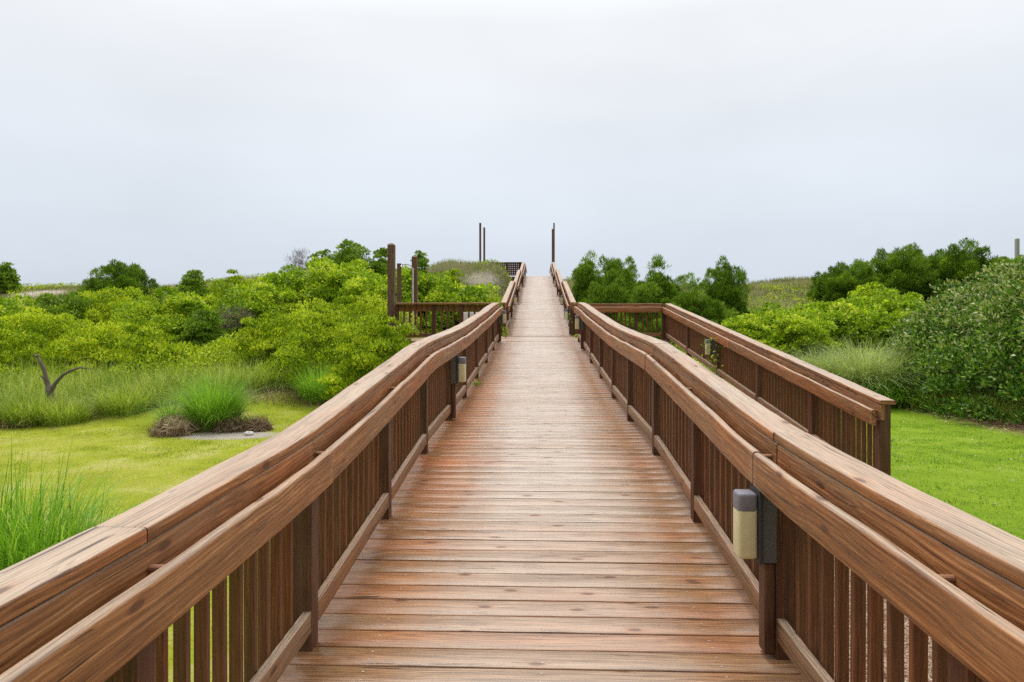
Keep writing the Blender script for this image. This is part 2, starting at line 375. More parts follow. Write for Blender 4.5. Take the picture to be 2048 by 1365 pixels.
# ------------------------------------------------------------------ walkway profile
DY = np.array([-3, 1.65, 2.94, 4.46, 5.98, 7.49, 9.01, 10.53, 12.04, 13.56, 15.08, 17.8, 24.3, 26.0, 32.9, 34.6, 42.0, 60.])
DZ = np.array([.06, .205, .262, .440, .622, .730, .848, 1.030, 1.220, 1.420, 1.592, 1.725, 2.890, 2.90, 4.190, 4.20, 5.600, 5.62])
WY = np.array([-3, 5.98, 7.49, 9.01, 10.53, 12.04, 13.56, 15.08, 17.8, 60]); WW = np.array([.98, .985, .963, .956, .933, .900, .880, .860, .845, .845])
HY = np.array([-3, 1.65, 2.94, 5.98, 9.0, 15.08, 17.8, 60]); HH = np.array([.93, .93, .945, .965, .955, .865, .865, .87])
CX = 0.012
def _sm(y, XP, FP, k=.35):
    y = np.asarray(y, float)
    return sum(np.interp(y+o*k, XP, FP)*wt for o, wt in ((-1,.12),(-.5,.22),(0,.32),(.5,.22),(1,.12)))
zd = lambda y: _sm(y, DY, DZ, .30)
zr = lambda y: _sm(y, DY, DZ, .45) + np.interp(y, HY, HH)
hw = lambda y: np.interp(y, WY, WW)

# ------------------------------------------------------------------ swept boards
def rprof(n0, n1, z0, z1, r=.006, rt=None, k=3):
    """rounded rectangle in (outward, up)"""
    rt = r if rt is None else rt; pts = []
    for (cx, cz, a0, rr) in ((n1, z0, -90, r), (n1, z1, 0, rt), (n0, z1, 90, rt), (n0, z0, 180, r)):
        ox = cx-rr if cx == n1 else cx+rr; oz = cz+rr if cz == z0 else cz-rr
        for i in range(k):
            a = R(a0+90*i/(k-1)); pts.append((ox+rr*math.cos(a), oz+rr*math.sin(a)))
    return pts
def sweep(name, path, nrm, prof, mat, parent, wob=.003, seed=None, flip=False):
    """path (n,3) points, nrm (2,) outward direction; the section keeps upright"""
    path = np.asarray(path, float); n = len(path); prof = np.asarray(prof, float); k = len(prof)
    s = np.concatenate([[0], np.cumsum(np.linalg.norm(np.diff(path, axis=0), axis=1))])
    ph = random.uniform(0, 900)
    wz = (vnoise(s+ph, 0*s, .55, 3)-.5)*2*wob + (vnoise(s+ph, 0*s, .16, 8)-.5)*wob*.9
    wx = (vnoise(s+ph, 0*s, .9, 4)-.5)*2*wob
    V = np.zeros((n, k, 3)); top = prof[:,1] > prof[:,1].mean()
    V[:,:,0] = path[:,None,0] + nrm[0]*(prof[None,:,0] + wx[:,None])
    V[:,:,1] = path[:,None,1] + nrm[1]*(prof[None,:,0] + wx[:,None])
    V[:,:,2] = path[:,None,2] + prof[None,:,1] + np.where(top[None,:], wz[:,None], wz[:,None]*.4)
    off = (random.uniform(0,60), random.uniform(0,4), random.uniform(0,4))
    G = np.zeros((n, k, 3)); G[:,:,0] = s[:,None]+off[0]; G[:,:,1] = prof[None,:,0]+off[1]; G[:,:,2] = prof[None,:,1]+off[2]
    V = V.reshape(-1,3); G = G.reshape(-1,3)
    ii, jj = np.meshgrid(np.arange(n-1), np.arange(k), indexing='ij'); j2 = (jj+1) % k
    f = np.stack([ii*k+jj, ii*k+j2, (ii+1)*k+j2, (ii+1)*k+jj], -1).reshape(-1,4)
    # end caps as quads fans around a centre vertex (degenerate-free triangles stored as quads is avoided: use strip pairs)
    caps = []
    h = k//2
    for b0 in (0, (n-1)*k):
        for q in range(h-1):
            caps.append([b0+q, b0+q+1, b0+k-2-q, b0+k-1-q])
    f = np.concatenate([f, np.array(caps)])
    me = np_mesh(name, V, f, mat, {'gc': ('FLOAT_VECTOR', G)})
    return link(name, me, parent)

def prism_nz(name, pts, d0, d1, origin, along, nrm, mat, parent):
    """polygon in (outward, up) extruded along the run"""
    bm = bmesh.new(); a = [bm.verts.new((p[0], d0, p[1])) for p in pts]; b = [bm.verts.new((p[0], d1, p[1])) for p in pts]
    k = len(pts); bm.faces.new(a); bm.faces.new(list(reversed(b)))
    for i in range(k): bm.faces.new((a[(i+1)%k], a[i], b[i], b[(i+1)%k]))
    bmesh.ops.recalc_face_normals(bm, faces=bm.faces)
    ed = [e for e in bm.edges]; bmesh.ops.bevel(bm, geom=ed, offset=.003, segments=1, affect='EDGES')
    me = bm_mesh(name, bm, mat, 2)
    for v in me.vertices:
        n_, y_, z_ = v.co
        v.co = (nrm[0]*n_+along[0]*y_, nrm[1]*n_+along[1]*y_, z_)
    me.flip_normals() if (nrm[0]*along[1]-nrm[1]*along[0]) < 0 else None
    o = link(name, me, parent); o.location = origin; return o

BAL_CACHE = {}
def baluster_mesh(h, key):
    k = (round(h, 3), key)
    if k not in BAL_CACHE:
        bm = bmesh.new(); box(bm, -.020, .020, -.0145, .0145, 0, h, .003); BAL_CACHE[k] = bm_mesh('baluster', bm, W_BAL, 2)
    return BAL_CACHE[k]
def at_path(fn, t): return np.array([fn(v) for v in t])

def railing(name, label, group, pt, nrm, along, posts, joints, hcap=None, handrail=True, ext=(0,0), bays=None, pitch=.118, kick=True, post_size=.089, pins=True, per=100, bal_mat=None, band=True, postdrop=.25):
    """pt(t)-> (x, y, deck z, cap height above the deck); t runs along the railing"""
    x0, y0, z0, h0 = pt(posts[0]); root = empty(name, (0,0,0), 0, label, 'railing', group)
    def path(t0, t1, hh=True):
        n = max(3, int(abs(t1-t0)/.05)+1)
        P_ = []
        for t in np.linspace(t0, t1, n):
            x, y, z, h = pt(t); P_.append((x, y, z+(h if hh else 0)))
        return P_
    t0 = posts[0]+ext[0]; t1 = posts[-1]+ext[1]
    def pieces(js, a, b, gap=.0035):
        js = [a]+[j for j in js if a+.1 < j < b-.1]+[b]
        return [(u+(gap if i else 0), v-(gap if i < len(js)-2 else 0)) for i, (u, v) in enumerate(zip(js, js[1:]))]
    jc, jb, jh = joints
    for a, b in pieces(jc, t0, t1):
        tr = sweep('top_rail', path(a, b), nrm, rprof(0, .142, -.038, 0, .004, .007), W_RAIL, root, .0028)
    if band:
        for a, b in pieces(jb, t0, t1): sweep('upper_band', path(a, b), nrm, rprof(.004, .040, -.183, -.043, .004, .006), W_RAIL, root, .002)
    if handrail:
        for a, b in pieces(jh, t0+(.05 if ext[0] == 0 else 0), t1): sweep('handrail', path(a, b), nrm, rprof(-.078, -.040, -.232, -.090, .006, .013, 4), W_RAIL, root, .0042)
    bb = baluster_mesh
    nb = 0; rest = []
    for i, t in enumerate(posts):
        x, y, z, h = pt(t); hb = h-.186; s = post_size
        zg = max(-postdrop, float(gz(x, y))-z-.05)
        pts = [(0,zg),(s,zg),(s,h-.041),(.043,h-.041),(.043,hb),(0,hb)] if band else [(0,zg),(s,zg),(s,h-.041),(0,h-.041)]
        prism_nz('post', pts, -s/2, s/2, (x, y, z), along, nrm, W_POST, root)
        if handrail and pins:
            bm = bmesh.new(); tube(bm, [(0,-.042,0),(0,.003,0)], .0095, 10)
            me_ = bpy.data.meshes.new('spacer_pin'); 
            for v in bm.verts: q = v.co.y; v.co = Vector((nrm[0]*q+along[0]*v.co.x, nrm[1]*q+along[1]*v.co.x, v.co.z))
            bm.to_mesh(me_); bm.free(); me_.materials.append(COPPER)
            o = link('spacer_pin', me_, root); o.location = (x+along[0]*.02, y+along[1]*.02, z+h-.108)
    for i, (a, b) in enumerate(zip(posts, posts[1:])):
        if bays is not None and i not in bays: continue
        A = pt(a); B = pt(b); L = b-a
        if kick:
            off = (post_size/2+.001)/max(L, .1)*L
            sweep('kick_board', path(a+off, b-off, False), nrm, rprof(.001, .038, .085, .176, .003, .004), W_KICK, root, .0012)
        n = max(1, int(round((L-post_size)/pitch))-1)
        for k in range(n):
            t = a+post_size/2+(L-post_size)*(k+1)/(n+1)
            x, y, z, h = pt(t); hh_ = 0
            xx = x+nrm[0]*(.062 if band else .03); yy = y+nrm[1]*(.062 if band else .03)
            ln = round(float(h)-.044-.088, 3)
            if nb < per:
                o = link('baluster', bb(round(ln, 1) if False else round(ln, 2), nb % 4), root); o.location = (xx, yy, z+.088)
                o.rotation_euler = (random.uniform(-.004,.004), random.uniform(-.004,.004), random.uniform(-.05,.05))
            else: rest.append((xx, yy, z+.088, ln))
            nb += 1
    if rest:
        bm = bmesh.new()
        for (x, y, z, ln) in rest: box(bm, x-.019, x+.019, y-.019, y+.019, z, z+ln)
        tag(link('balusters', bm_mesh('balusters', bm, W_BAL, 2), root), kind='stuff')
    return root

POSTS = [.38, 1.66, 2.94, 4.46, 5.98, 7.49, 9.01, 10.53, 12.04, 13.56, 15.04]
UPPER = list(np.linspace(17.9, 24.3, 5)) + [26.0] + list(np.linspace(26.0, 32.9, 5))[1:] + [34.6] + list(np.linspace(34.6, 42.0, 6))[1:] + [43.6, 45.2, 46.8]
def main_pt(s):
    def f(t):
        return (CX+s*float(hw(t)), t, float(zd(t)), float(zr(t)-zd(t)))
    return f
WALK = 'railings along the wooden walkway'
railing('railing', 'reddish-brown timber railing down the left edge of the lower ramp, next to the lawn', WALK, main_pt(-1), (-1,0), (0,1), POSTS,
        ([1.66, 9.0], [2.92, 5.95, 12.04], [2.94, 5.4, 9.6]), ext=(-1.6, .05))
railing('railing', 'timber railing down the right edge of the lower ramp, carrying the big nearest lamp', WALK, main_pt(1), (1,0), (0,1), POSTS,
        ([2.93, 5.95, 10.53], [2.90, 5.95, 10.5], [2.95, 5.92, 10.53]), ext=(-1.6, .05))
def joints_u(): return ([24.3, 26, 32.9, 34.6, 42], [24.3, 26, 32.9, 34.6, 42], [24.3, 26, 32.9, 34.6, 42])
railing('railing', 'timber railing up the left side of the steep upper ramp, beside the sandy dune hump', WALK, main_pt(-1), (-1,0), (0,1), UPPER, joints_u(), ext=(-.05, .3))
railing('railing', 'timber railing up the right side of the steep upper ramp, beside the dark junipers', WALK, main_pt(1), (1,0), (0,1), UPPER, joints_u(), ext=(-.05, .3))

# landing and the ramp that turns back beside the walkway
SX = 3.165
SY = [6.5, 8.1, 10.1, 12.4, 14.9, 17.45]
side_z = lambda y: np.interp(y, [5, 6.5, 17.5], [.06, .13, 1.63])
def side_pt(t): return (SX+.006*(t-6.5), t, float(side_z(t)), .925)
railing('railing', 'long timber railing on the outer side of the return ramp, ending on the lawn', WALK, side_pt, (1,0), (0,1), SY,
        ([9.6], [9.5, 13.4], [11.3]), ext=(-.06, .09), post_size=.10, postdrop=3)
def cross_pt(t): return (t, 17.50, 1.63, .925)
railing('railing', 'short level timber railing across the far side of the right-hand landing', WALK, cross_pt, (0,1), (1,0), [.99, 1.75, 2.5, 3.2],
        ([], [], []), ext=(-.1, -.04))
def left_pt(t): return (t, 15.32, 1.60, .855)
railing('railing', 'level timber railing in front of the shower deck at the left', WALK, left_pt, (0,-1), (1,0), [-3.18, -2.34, -1.72, -1.12],
        ([], [], []), handrail=False, ext=(.0, .16), pins=False)

# thick end post of the return ramp
def tall_post(label, x, y, z0, z1, s, group=None, cat='post', mat=W_OLD, point=.03, name='wooden_post', rz=0):
    bm = bmesh.new(); box(bm, -s/2, s/2, -s/2, s/2, 0, z1-z0, .006)
    if point:
        tv = [v for v in bm.verts if v.co.z > z1-z0-.004]
        for v in tv: v.co.z += 0
        r = bmesh.ops.create_cone(bm, cap_ends=True, segments=4, radius1=s*.70, radius2=s*.28, depth=point)
        bmesh.ops.rotate(bm, verts=r['verts'], cent=(0,0,0), matrix=__import__('mathutils').Matrix.Rotation(R(45), 3, 'Z'))
        bmesh.ops.translate(bm, verts=r['verts'], vec=(0,0,z1-z0+point/2-.001))
    o = link(name, bm_mesh(name, bm, mat, 2)); o.location = (x, y, z0); o.rotation_euler.z = rz
    return tag(o, label, cat, group)
# ------------------------------------------------------------------ decks
def deck_mesh(name, x0f, x1f, zf, ya, yb, parent, mat=W_DECK, pitch=.146, gap=.0078, th=.036, nails=(0,)):
    V=[]; Fc=[]; G=[]; NV=[]; NF=[]
    y = ya
    while y < yb:
        wv = pitch-gap*random.uniform(.7,1.35); yc = y+wv/2
        dz = random.uniform(-.0016,.0016); tl = random.uniform(-.0012,.0012); sk = random.uniform(-.0015,.0015)
        nseg = 8; xa = x0f(yc)-random.uniform(0,.004); xb = x1f(yc)+random.uniform(0,.004)
        go = (random.uniform(0,80), random.uniform(0,8), random.uniform(0,4))
        b0 = len(V); ch = .003; ph = random.uniform(0,99)
        for i in range(nseg+1):
            u = i/nseg; x = xa+(xb-xa)*u
            wob = (float(vnoise(x+ph, 0, .5, 4))-.5)*.0032
            for (yy, zz) in ((y, -th), (y, -ch), (y+ch, 0), (y+wv-ch, 0), (y+wv, -ch), (y+wv, -th)):
                yl = yy+wob+sk*(u-.5)
                z = float(zf(yy)) + zz + dz + tl*(yy-yc)/wv*2 + (float(vnoise(x+ph, yy*3, .4, 9))-.5)*.0018
                V.append((x, yl, z)); G.append((x+go[0], yy-yc+go[1], zz+go[2]))
        for i in range(nseg):
            for j in range(6):
                a = b0+i*6+j; b = b0+i*6+(j+1)%6
                Fc.append((a, a+6, b+6, b))
        for bb in (b0, b0+nseg*6): Fc.append((bb, bb+1, bb+4, bb+5)); Fc.append((bb+1, bb+2, bb+3, bb+4))
        if yc < 17:
            for nx in nails:
                for q in (.28, .72):
                    cx = nx+random.uniform(-.006,.006); cy = y+wv*q+random.uniform(-.006,.006); r = random.uniform(.0038,.0055); cz = float(zf(cy))+dz+.0012
                    n0 = len(NV)
                    for k in range(6): NV.append((cx+r*math.cos(k*math.pi/3), cy+r*math.sin(k*math.pi/3), cz))
                    NF.append((n0, n0+1, n0+2, n0+3)); NF.append((n0, n0+3, n0+4, n0+5))
        y += pitch
    nb = len(Fc); n0 = len(V); V += NV; G += [(0,0,0)]*len(NV); Fc += [tuple(i+n0 for i in f) for f in NF]
    me = np_mesh(name, V, np.array(Fc), mat, {'gc': ('FLOAT_VECTOR', G)}); me.materials.append(NAILM)
    mi = np.zeros(len(Fc), dtype=np.int32); mi[nb:] = 1; me.polygons.foreach_set('material_index', mi)
    return link(name, me, parent)
walk = empty('boardwalk', (0,0,0), 0, 'long boardwalk of reddish-brown planks climbing straight up over the dune', 'boardwalk')
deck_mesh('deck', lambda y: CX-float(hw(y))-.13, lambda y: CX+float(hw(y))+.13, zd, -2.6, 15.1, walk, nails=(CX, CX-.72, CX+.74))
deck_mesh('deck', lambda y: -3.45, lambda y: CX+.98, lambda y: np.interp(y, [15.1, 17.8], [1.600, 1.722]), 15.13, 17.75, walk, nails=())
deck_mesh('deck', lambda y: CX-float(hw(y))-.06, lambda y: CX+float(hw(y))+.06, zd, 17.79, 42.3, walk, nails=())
deck_mesh('deck', lambda y: -3.8, lambda y: 1.0, lambda y: 5.60, 42.33, 49, walk, nails=())
ramp = empty('return_ramp', (0,0,0), 0, 'plank ramp doubling back from the landing to the lawn on the right', 'ramp')
deck_mesh('deck', lambda y: 1.17 if y < 15.2 else 1.02, lambda y: SX+.06, side_z, 6.3, 17.6, ramp, nails=())
def stringer(xf, zf, ya, yb, parent, n=(1,0), dep=.235):
    ts = np.linspace(ya, yb, max(3, int((yb-ya)/.4)))
    sweep('side_joist', [(float(xf(t)), t, float(zf(t))-.040) for t in ts], n, rprof(0, .038, -dep, 0), W_POST, parent, .001)
for s in (-1, 1):
    stringer(lambda y: CX+s*(float(hw(y))+.07), zd, -2.5, 15.0, walk, (s,0)); stringer(lambda y: CX+s*(float(hw(y))+.0), zd, 17.9, 42.2, walk, (s,0))
stringer(lambda y: SX, side_z, 6.4, 17.5, ramp)
sweep('side_joist', [(x, 15.2, 1.56) for x in np.linspace(-3.4, -1.0, 8)], (0,1), rprof(0,.038,-.235,0), W_POST, walk, .001)
# support piles
for y in list(np.arange(18.5, 42, 2.4)):
    for s in (-1, 1):
        x = CX+s*(float(hw(y))+.16); g0 = float(gz(x, y))-.2; z1 = float(zd(y))-.05
        bm = bmesh.new(); box(bm, -.07,.07,-.07,.07, 0, z1-g0, .004); o = link('pile', bm_mesh('pile', bm, W_OLD, 2), walk); o.location = (x, y, g0)

# ------------------------------------------------------------------ lamps
def lamp_meshes():
    out = {}
    bm = bmesh.new(); box(bm, -.062, 0, -.055, .055, 0, .30, .004, 2); out['housing'] = bm_mesh('housing', bm, LAMP_BOX)
    bm = bmesh.new(); box(bm, -.075, -.0625, -.066, .066, -.004, .306, .004, 2); out['rim'] = bm_mesh('rim', bm, LAMP_RIM)
    bm = bmesh.new(); box(bm, -.156, -.0755, -.050, .050, .205, .290, .015, 4); out['hood'] = bm_mesh('hood', bm, LAMP_HOOD)
    bm = bmesh.new(); box(bm, -.1545, -.0755, -.0488, .0488, .013, .240, .013, 4); out['lens'] = bm_mesh('lens', bm, LAMP_LENS)
    bm = bmesh.new(); box(bm, -.046, -.002, -.040, .040, -.385, -.008, .006, 2); out['conduit_board'] = bm_mesh('conduit_board', bm, W_KICK if False else W_POST)
    for k in ('hood', 'lens'):
        out[k].polygons.foreach_set('use_smooth', [True]*len(out[k].polygons))
    return out
LM = lamp_meshes()
def lamp(x, y, zdeck, s, label, bottom=.405, board=True, group='lamps along the walkway railings', parts=True):
    r = empty('post_lamp', (x, y, zdeck+bottom), 0 if s > 0 else math.pi, label, 'lamp', group)
    for k, me_ in LM.items():
        if k == 'conduit_board' and not board: continue
        link(k, me_, r)
    return r
def lampm(y, s, label, **k): return lamp(CX+s*float(hw(y)), y, float(zd(y)), s, label, **k)
lampm(2.94, 1, 'large nearest lamp with grey hood and yellowed lens on the right lower railing')
lampm(7.49, -1, 'cream lamp on the fourth left post, above an orange-brown conduit board')
lampm(14.90, -1, 'small lamp on the last left post just before the landing')
lampm(13.56, 1, 'cream lamp on the right lower railing just before the landing')
lampm(17.9, 1, 'tiny lamp on the corner post where the upper ramp starts at the right', board=True)
lamp(SX, 12.4, float(side_z(12.4)), 1, 'lamp on the return ramp outer railing with a sprig of vine below', board=False)
for y, s, lb in ((21.1, -1, 'lowest tiny lamp on the left railing of the upper ramp'), (27.7, -1, 'tiny lamp half way up the left railing of the upper ramp'), (36.1, -1, 'highest tiny lamp on the left railing of the upper ramp'),
                 (21.1, 1, 'lowest tiny lamp on the right railing of the upper ramp'), (29.45, 1, 'tiny lamp half way up the right railing of the upper ramp'), (37.6, 1, 'highest tiny lamp on the right railing of the upper ramp')):
    lampm(y, s, lb)

# ------------------------------------------------------------------ shower deck furniture, tall posts, lattice
p = at(783, 15.5); tall_post('tallest square brown post at the left end of the shower deck railing', p[0], p[1], .2, EYE+(682-490)/F*15.5, .155, 'tall posts round the shower deck', point=.04)
p = at(829.5, 17.8); tall_post('second tall brown post behind the shower deck railing, next to the shower pipe', p[0], p[1], .4, EYE+(682-514)/F*17.8, .14, 'tall posts round the shower deck', point=.04)
p = at(798.5, 17.6); tall_post('shorter pale-edged post between the two tall posts of the shower deck', p[0], p[1], .4, EYE+(682-527)/F*17.6, .10, 'tall posts round the shower deck', point=.0)
sh = empty('outdoor_shower', (0,0,0), 0, 'white outdoor shower pipe with angled head on the shower deck', 'shower')
a = at(826, 17.65); zt = EYE+(682-536)/F*17.65
bm = bmesh.new(); tube(bm, [(a[0], a[1], 1.6), (a[0], a[1], zt)], .018, 10); m_ = bpy.data.meshes.new('pipe'); bm.to_mesh(m_); bm.free(); m_.materials.append(WHITE); link('pipe', m_, sh)
b = at(806, 17.55)
bm = bmesh.new(); tube(bm, [(a[0], a[1], zt-.02), ((a[0]*.7+b[0]*.3), a[1]-.02, zt+.07), ((a[0]*.3+b[0]*.7), b[1], zt+.09), (b[0], b[1], zt+.08)], .014, 8)
m_ = bpy.data.meshes.new('arm'); bm.to_mesh(m_); bm.free(); m_.materials.append(STEEL); link('arm', m_, sh)
bm = bmesh.new(); tube(bm, [(b[0], b[1], zt+.09), (b[0]-.02, b[1], zt+.05), (b[0]-.035, b[1], zt+.02)], [.012,.02,.05], 12)
m_ = bpy.data.meshes.new('shower_head'); bm.to_mesh(m_); bm.free(); m_.materials.append(STEEL); link('shower_head', m_, sh)
bm = bmesh.new(); p = at(815, 17.55); box(bm, p[0]-.06, p[0]+.06, p[1]-.04, p[1]+.04, 1.95, 2.25, .01, 2)
m_ = bpy.data.meshes.new('valve_box'); bm.to_mesh(m_); bm.free(); m_.materials.append(WHITE); link('valve_box', m_, sh)
cab = empty('white_cabinet', (0,0,0), 0, 'white metal cabinet seen through the shower deck balusters', 'cabinet')
p = at(945, 17.2); bm = bmesh.new(); box(bm, p[0]-.24, p[0]+.22, p[1]-.12, p[1]+.12, 1.66, 2.32, .012, 2); m_ = bpy.data.meshes.new('body'); bm.to_mesh(m_); bm.free(); m_.materials.append(WHITE); link('body', m_, cab)
bm = bmesh.new(); box(bm, p[0]-.21, p[0]+.19, p[1]-.132, p[1]-.121, 1.70, 2.28, .004); m_ = bpy.data.meshes.new('door'); bm.to_mesh(m_); bm.free(); m_.materials.append(WHITE); dr = link('door', m_, cab)
bm = bmesh.new(); box(bm, p[0]+.13, p[0]+.145, p[1]-.150, p[1]-.133, 1.94, 2.04, .003); m_ = bpy.data.meshes.new('handle'); bm.to_mesh(m_); bm.free(); m_.materials.append(STEEL); link('handle', m_, dr)

for px, top, d, lb in ((960.5, 446, 44.0, 'tallest thin pole left of the walkway top, standing outermost on the dune'), (968.5, 455, 46.0, 'thin pole just right of the outermost one, left of the walkway top'),
                       (1108, 446, 44.6, 'tall thin pole rising right behind the top of the right railing'), (1105, 458, 43.2, 'slightly lower thin pole in front of its taller twin at the right railing top')):
    x, y, zt = at(px, d, top); tall_post(lb, x, y, 5.0, zt, .125 if px < 1000 else .095, 'tall poles at the top of the walkway', cat='pole', point=0, name='tall_pole', mat=W_OLD)
lf = empty('lattice_railing', (0,0,0), 0, 'dark lattice-panelled railing across the top platform behind the dune hump', 'railing')
xa, xb, yl = -3.62, -.92, 42.25
bm = bmesh.new(); z = 5.6
for x in np.arange(xa, xb, .115): box(bm, x, x+.080, yl, yl+.012, z+.05, z+.84)
for zz in np.arange(z+.05, z+.80, .115): box(bm, xa, xb, yl+.013, yl+.025, zz, zz+.080)
link('lattice_panel', bm_mesh('lattice_panel', bm, W_POST, 2), lf)
bm = bmesh.new(); box(bm, xa-.05, xb+.02, yl-.05, yl+.09, z+.845, z+.883, .004); link('top_rail', bm_mesh('top_rail', bm, W_OLD, 0), lf)
for x in np.linspace(xa, xb-.2, 4):
    bm = bmesh.new(); box(bm, -.045,.045,-.045,.045,-.5,.843,.004); o = link('post', bm_mesh('post', bm, W_OLD, 2), lf); o.location = (x, yl+.075, z)
x, y, zt = at(2034, 36, 478); tall_post('pale grey post on the dune skyline at the far right, beyond the hedge', x, y, 4.6, zt, .16, cat='post', mat=plain('grey_post', (.42,.42,.40), .8), point=.05)

# ------------------------------------------------------------------ vegetation builders
def unit(v): return v/np.maximum(np.linalg.norm(v, axis=-1, keepdims=True), 1e-9)
def rdir(n, zmin=-1.0):
    z = RNG.uniform(zmin, 1, n); a = RNG.uniform(0, 2*np.pi, n); r = np.sqrt(np.maximum(0, 1-z*z))
    return np.stack([r*np.cos(a), r*np.sin(a), z], -1)
def leaves(centers, axis, nrm, L, Wd, lc, fold=.18):
    """kite shaped leaves -> verts, faces, lc"""
    n = len(centers); axis = unit(axis); b = unit(np.cross(axis, nrm)); nn = np.cross(b, axis)
    L = np.broadcast_to(L, (n,))[:,None]; Wd = np.broadcast_to(Wd, (n,))[:,None]
    v0 = centers; v2 = centers+axis*L; mid = centers+axis*L*.45
    v1 = mid+b*Wd/2+nn*Wd*fold; v3 = mid-b*Wd/2+nn*Wd*fold
    V = np.stack([v0, v1, v2, v3], 1).reshape(-1,3); Fc = np.arange(n*4).reshape(-1,4)
    return V, Fc, np.repeat(lc, 4)
def bush_mesh(name, mat, rx, ry, h, nclump, per, L, Wd, clump_r=.30, upright=.5, jag=.18, shell=.5, var=.22, spiky=0.0, base=.0, lumpy=.075, norm=True, mat2=None, frac2=0):
    """dome of leaf clumps; unit is metres"""
    d = rdir(nclump, -.05); d[:,2] = np.abs(d[:,2])*1.0
    lump = np.zeros(nclump)
    for _ in range(7):
        kv = rdir(1)[0]*RNG.uniform(2.2, 6.5); lump += np.cos(d@kv+RNG.uniform(0, 6.3))*lumpy
    rr = 1 + lump + RNG.normal(0, jag, nclump)*.8; rr = np.clip(rr, .45, 1.35)
    inner = RNG.random(nclump) < .25; rr = np.where(inner, rr*RNG.uniform(.45,.85,nclump), rr)
    cc = d*rr[:,None]*np.maximum(np.array([rx, ry, h])[None]-clump_r*.55, .1); cc[:,2] += base
    cr = clump_r*RNG.uniform(.6, 1.3, nclump)
    cv = RNG.normal(0, var*.6, nclump)
    ci = np.repeat(np.arange(nclump), per); n = len(ci)
    dd = rdir(n, -.30); rad = cr[ci]*(shell+(1-shell)*RNG.random(n)**.6)
    pos = cc[ci] + dd*rad[:,None]*np.array([1,1,.62])
    if spiky:
        out = unit(cc*np.array([1,1,.7])+np.array([0,0,.35])); t = RNG.random(n)**1.6*spiky
        pos = cc[ci] + dd*(rad*(1-t/ (spiky+.001)*.75))[:,None] + out[ci]*(t*cr[ci]*2.2)[:,None]
        ax = unit(dd*.8+out[ci]*1.1+RNG.normal(0,.35,(n,3)))
    else:
        ax = unit(dd*(1-upright)+np.array([0,0,1.])*upright+RNG.normal(0,.42,(n,3)))
    if norm:                                            # exact overall size
        pos[:,2] *= h/np.percentile(pos[:,2], 99.85 if spiky else 99.3)
        pos[:,0] *= rx/np.percentile(np.abs(pos[:,0]), 98.5); pos[:,1] *= ry/np.percentile(np.abs(pos[:,1]), 98.5)
    pos[:,2] = np.maximum(pos[:,2], .03)
    nn = unit(dd+RNG.normal(0,.5,(n,3))+np.array([0,0,.4]))
    ls = L*RNG.uniform(.6,1.25,n); ws = Wd*RNG.uniform(.7,1.2,n)
    lc = np.clip(.5+cv[ci]+RNG.normal(0,var,n), 0, 1)
    V, Fc, A = leaves(pos, ax, nn, ls, ws, lc)
    if mat2 is not None:
        k = int(n*(1-frac2)); me = np_mesh(name, V, Fc, mat, {'lc': ('FLOAT', A)}); me.materials.append(mat2)
        up = (pos[:,2]/(h+base)); sel = RNG.random(n) < frac2*np.clip(up*1.7-.25, .06, 1.7)
        me.polygons.foreach_set('material_index', sel.astype(np.int32))
        return me
    return np_mesh(name, V, Fc, mat, {'lc': ('FLOAT', A)})
def stems_mesh(name, rx, ry, h, n=9, r=.03, mat=None):
    bm = bmesh.new()
    for i in range(n):
        d = rdir(1, .15)[0]; e = d*np.array([rx, ry, h])*.85
        k = [(0+random.uniform(-.1,.1)*rx, random.uniform(-.1,.1)*ry, -.15)]
        for t in (.3,.6,1.0): k.append((e[0]*t+random.uniform(-.06,.06), e[1]*t+random.uniform(-.06,.06), e[2]*t**.8+random.uniform(-.03,.03)))
        tube(bm, k, [r, r*.75, r*.5, r*.2], 5)
    me = bpy.data.meshes.new(name); bm.to_mesh(me); bm.free(); me.materials.append(mat or BARK); return me
def place(name, fol, stem, x, y, label, cat, group=None, s=(1,1,1), rz=None, dz=0.0):
    r = empty(name, (x, y, float(gz(x, y))+dz), random.uniform(0, 6.28) if rz is None else rz, label, cat, group)
    f = link('foliage', fol, r); f.scale = s
    if stem: q = link('branches', stem, r); q.scale = s
    return r

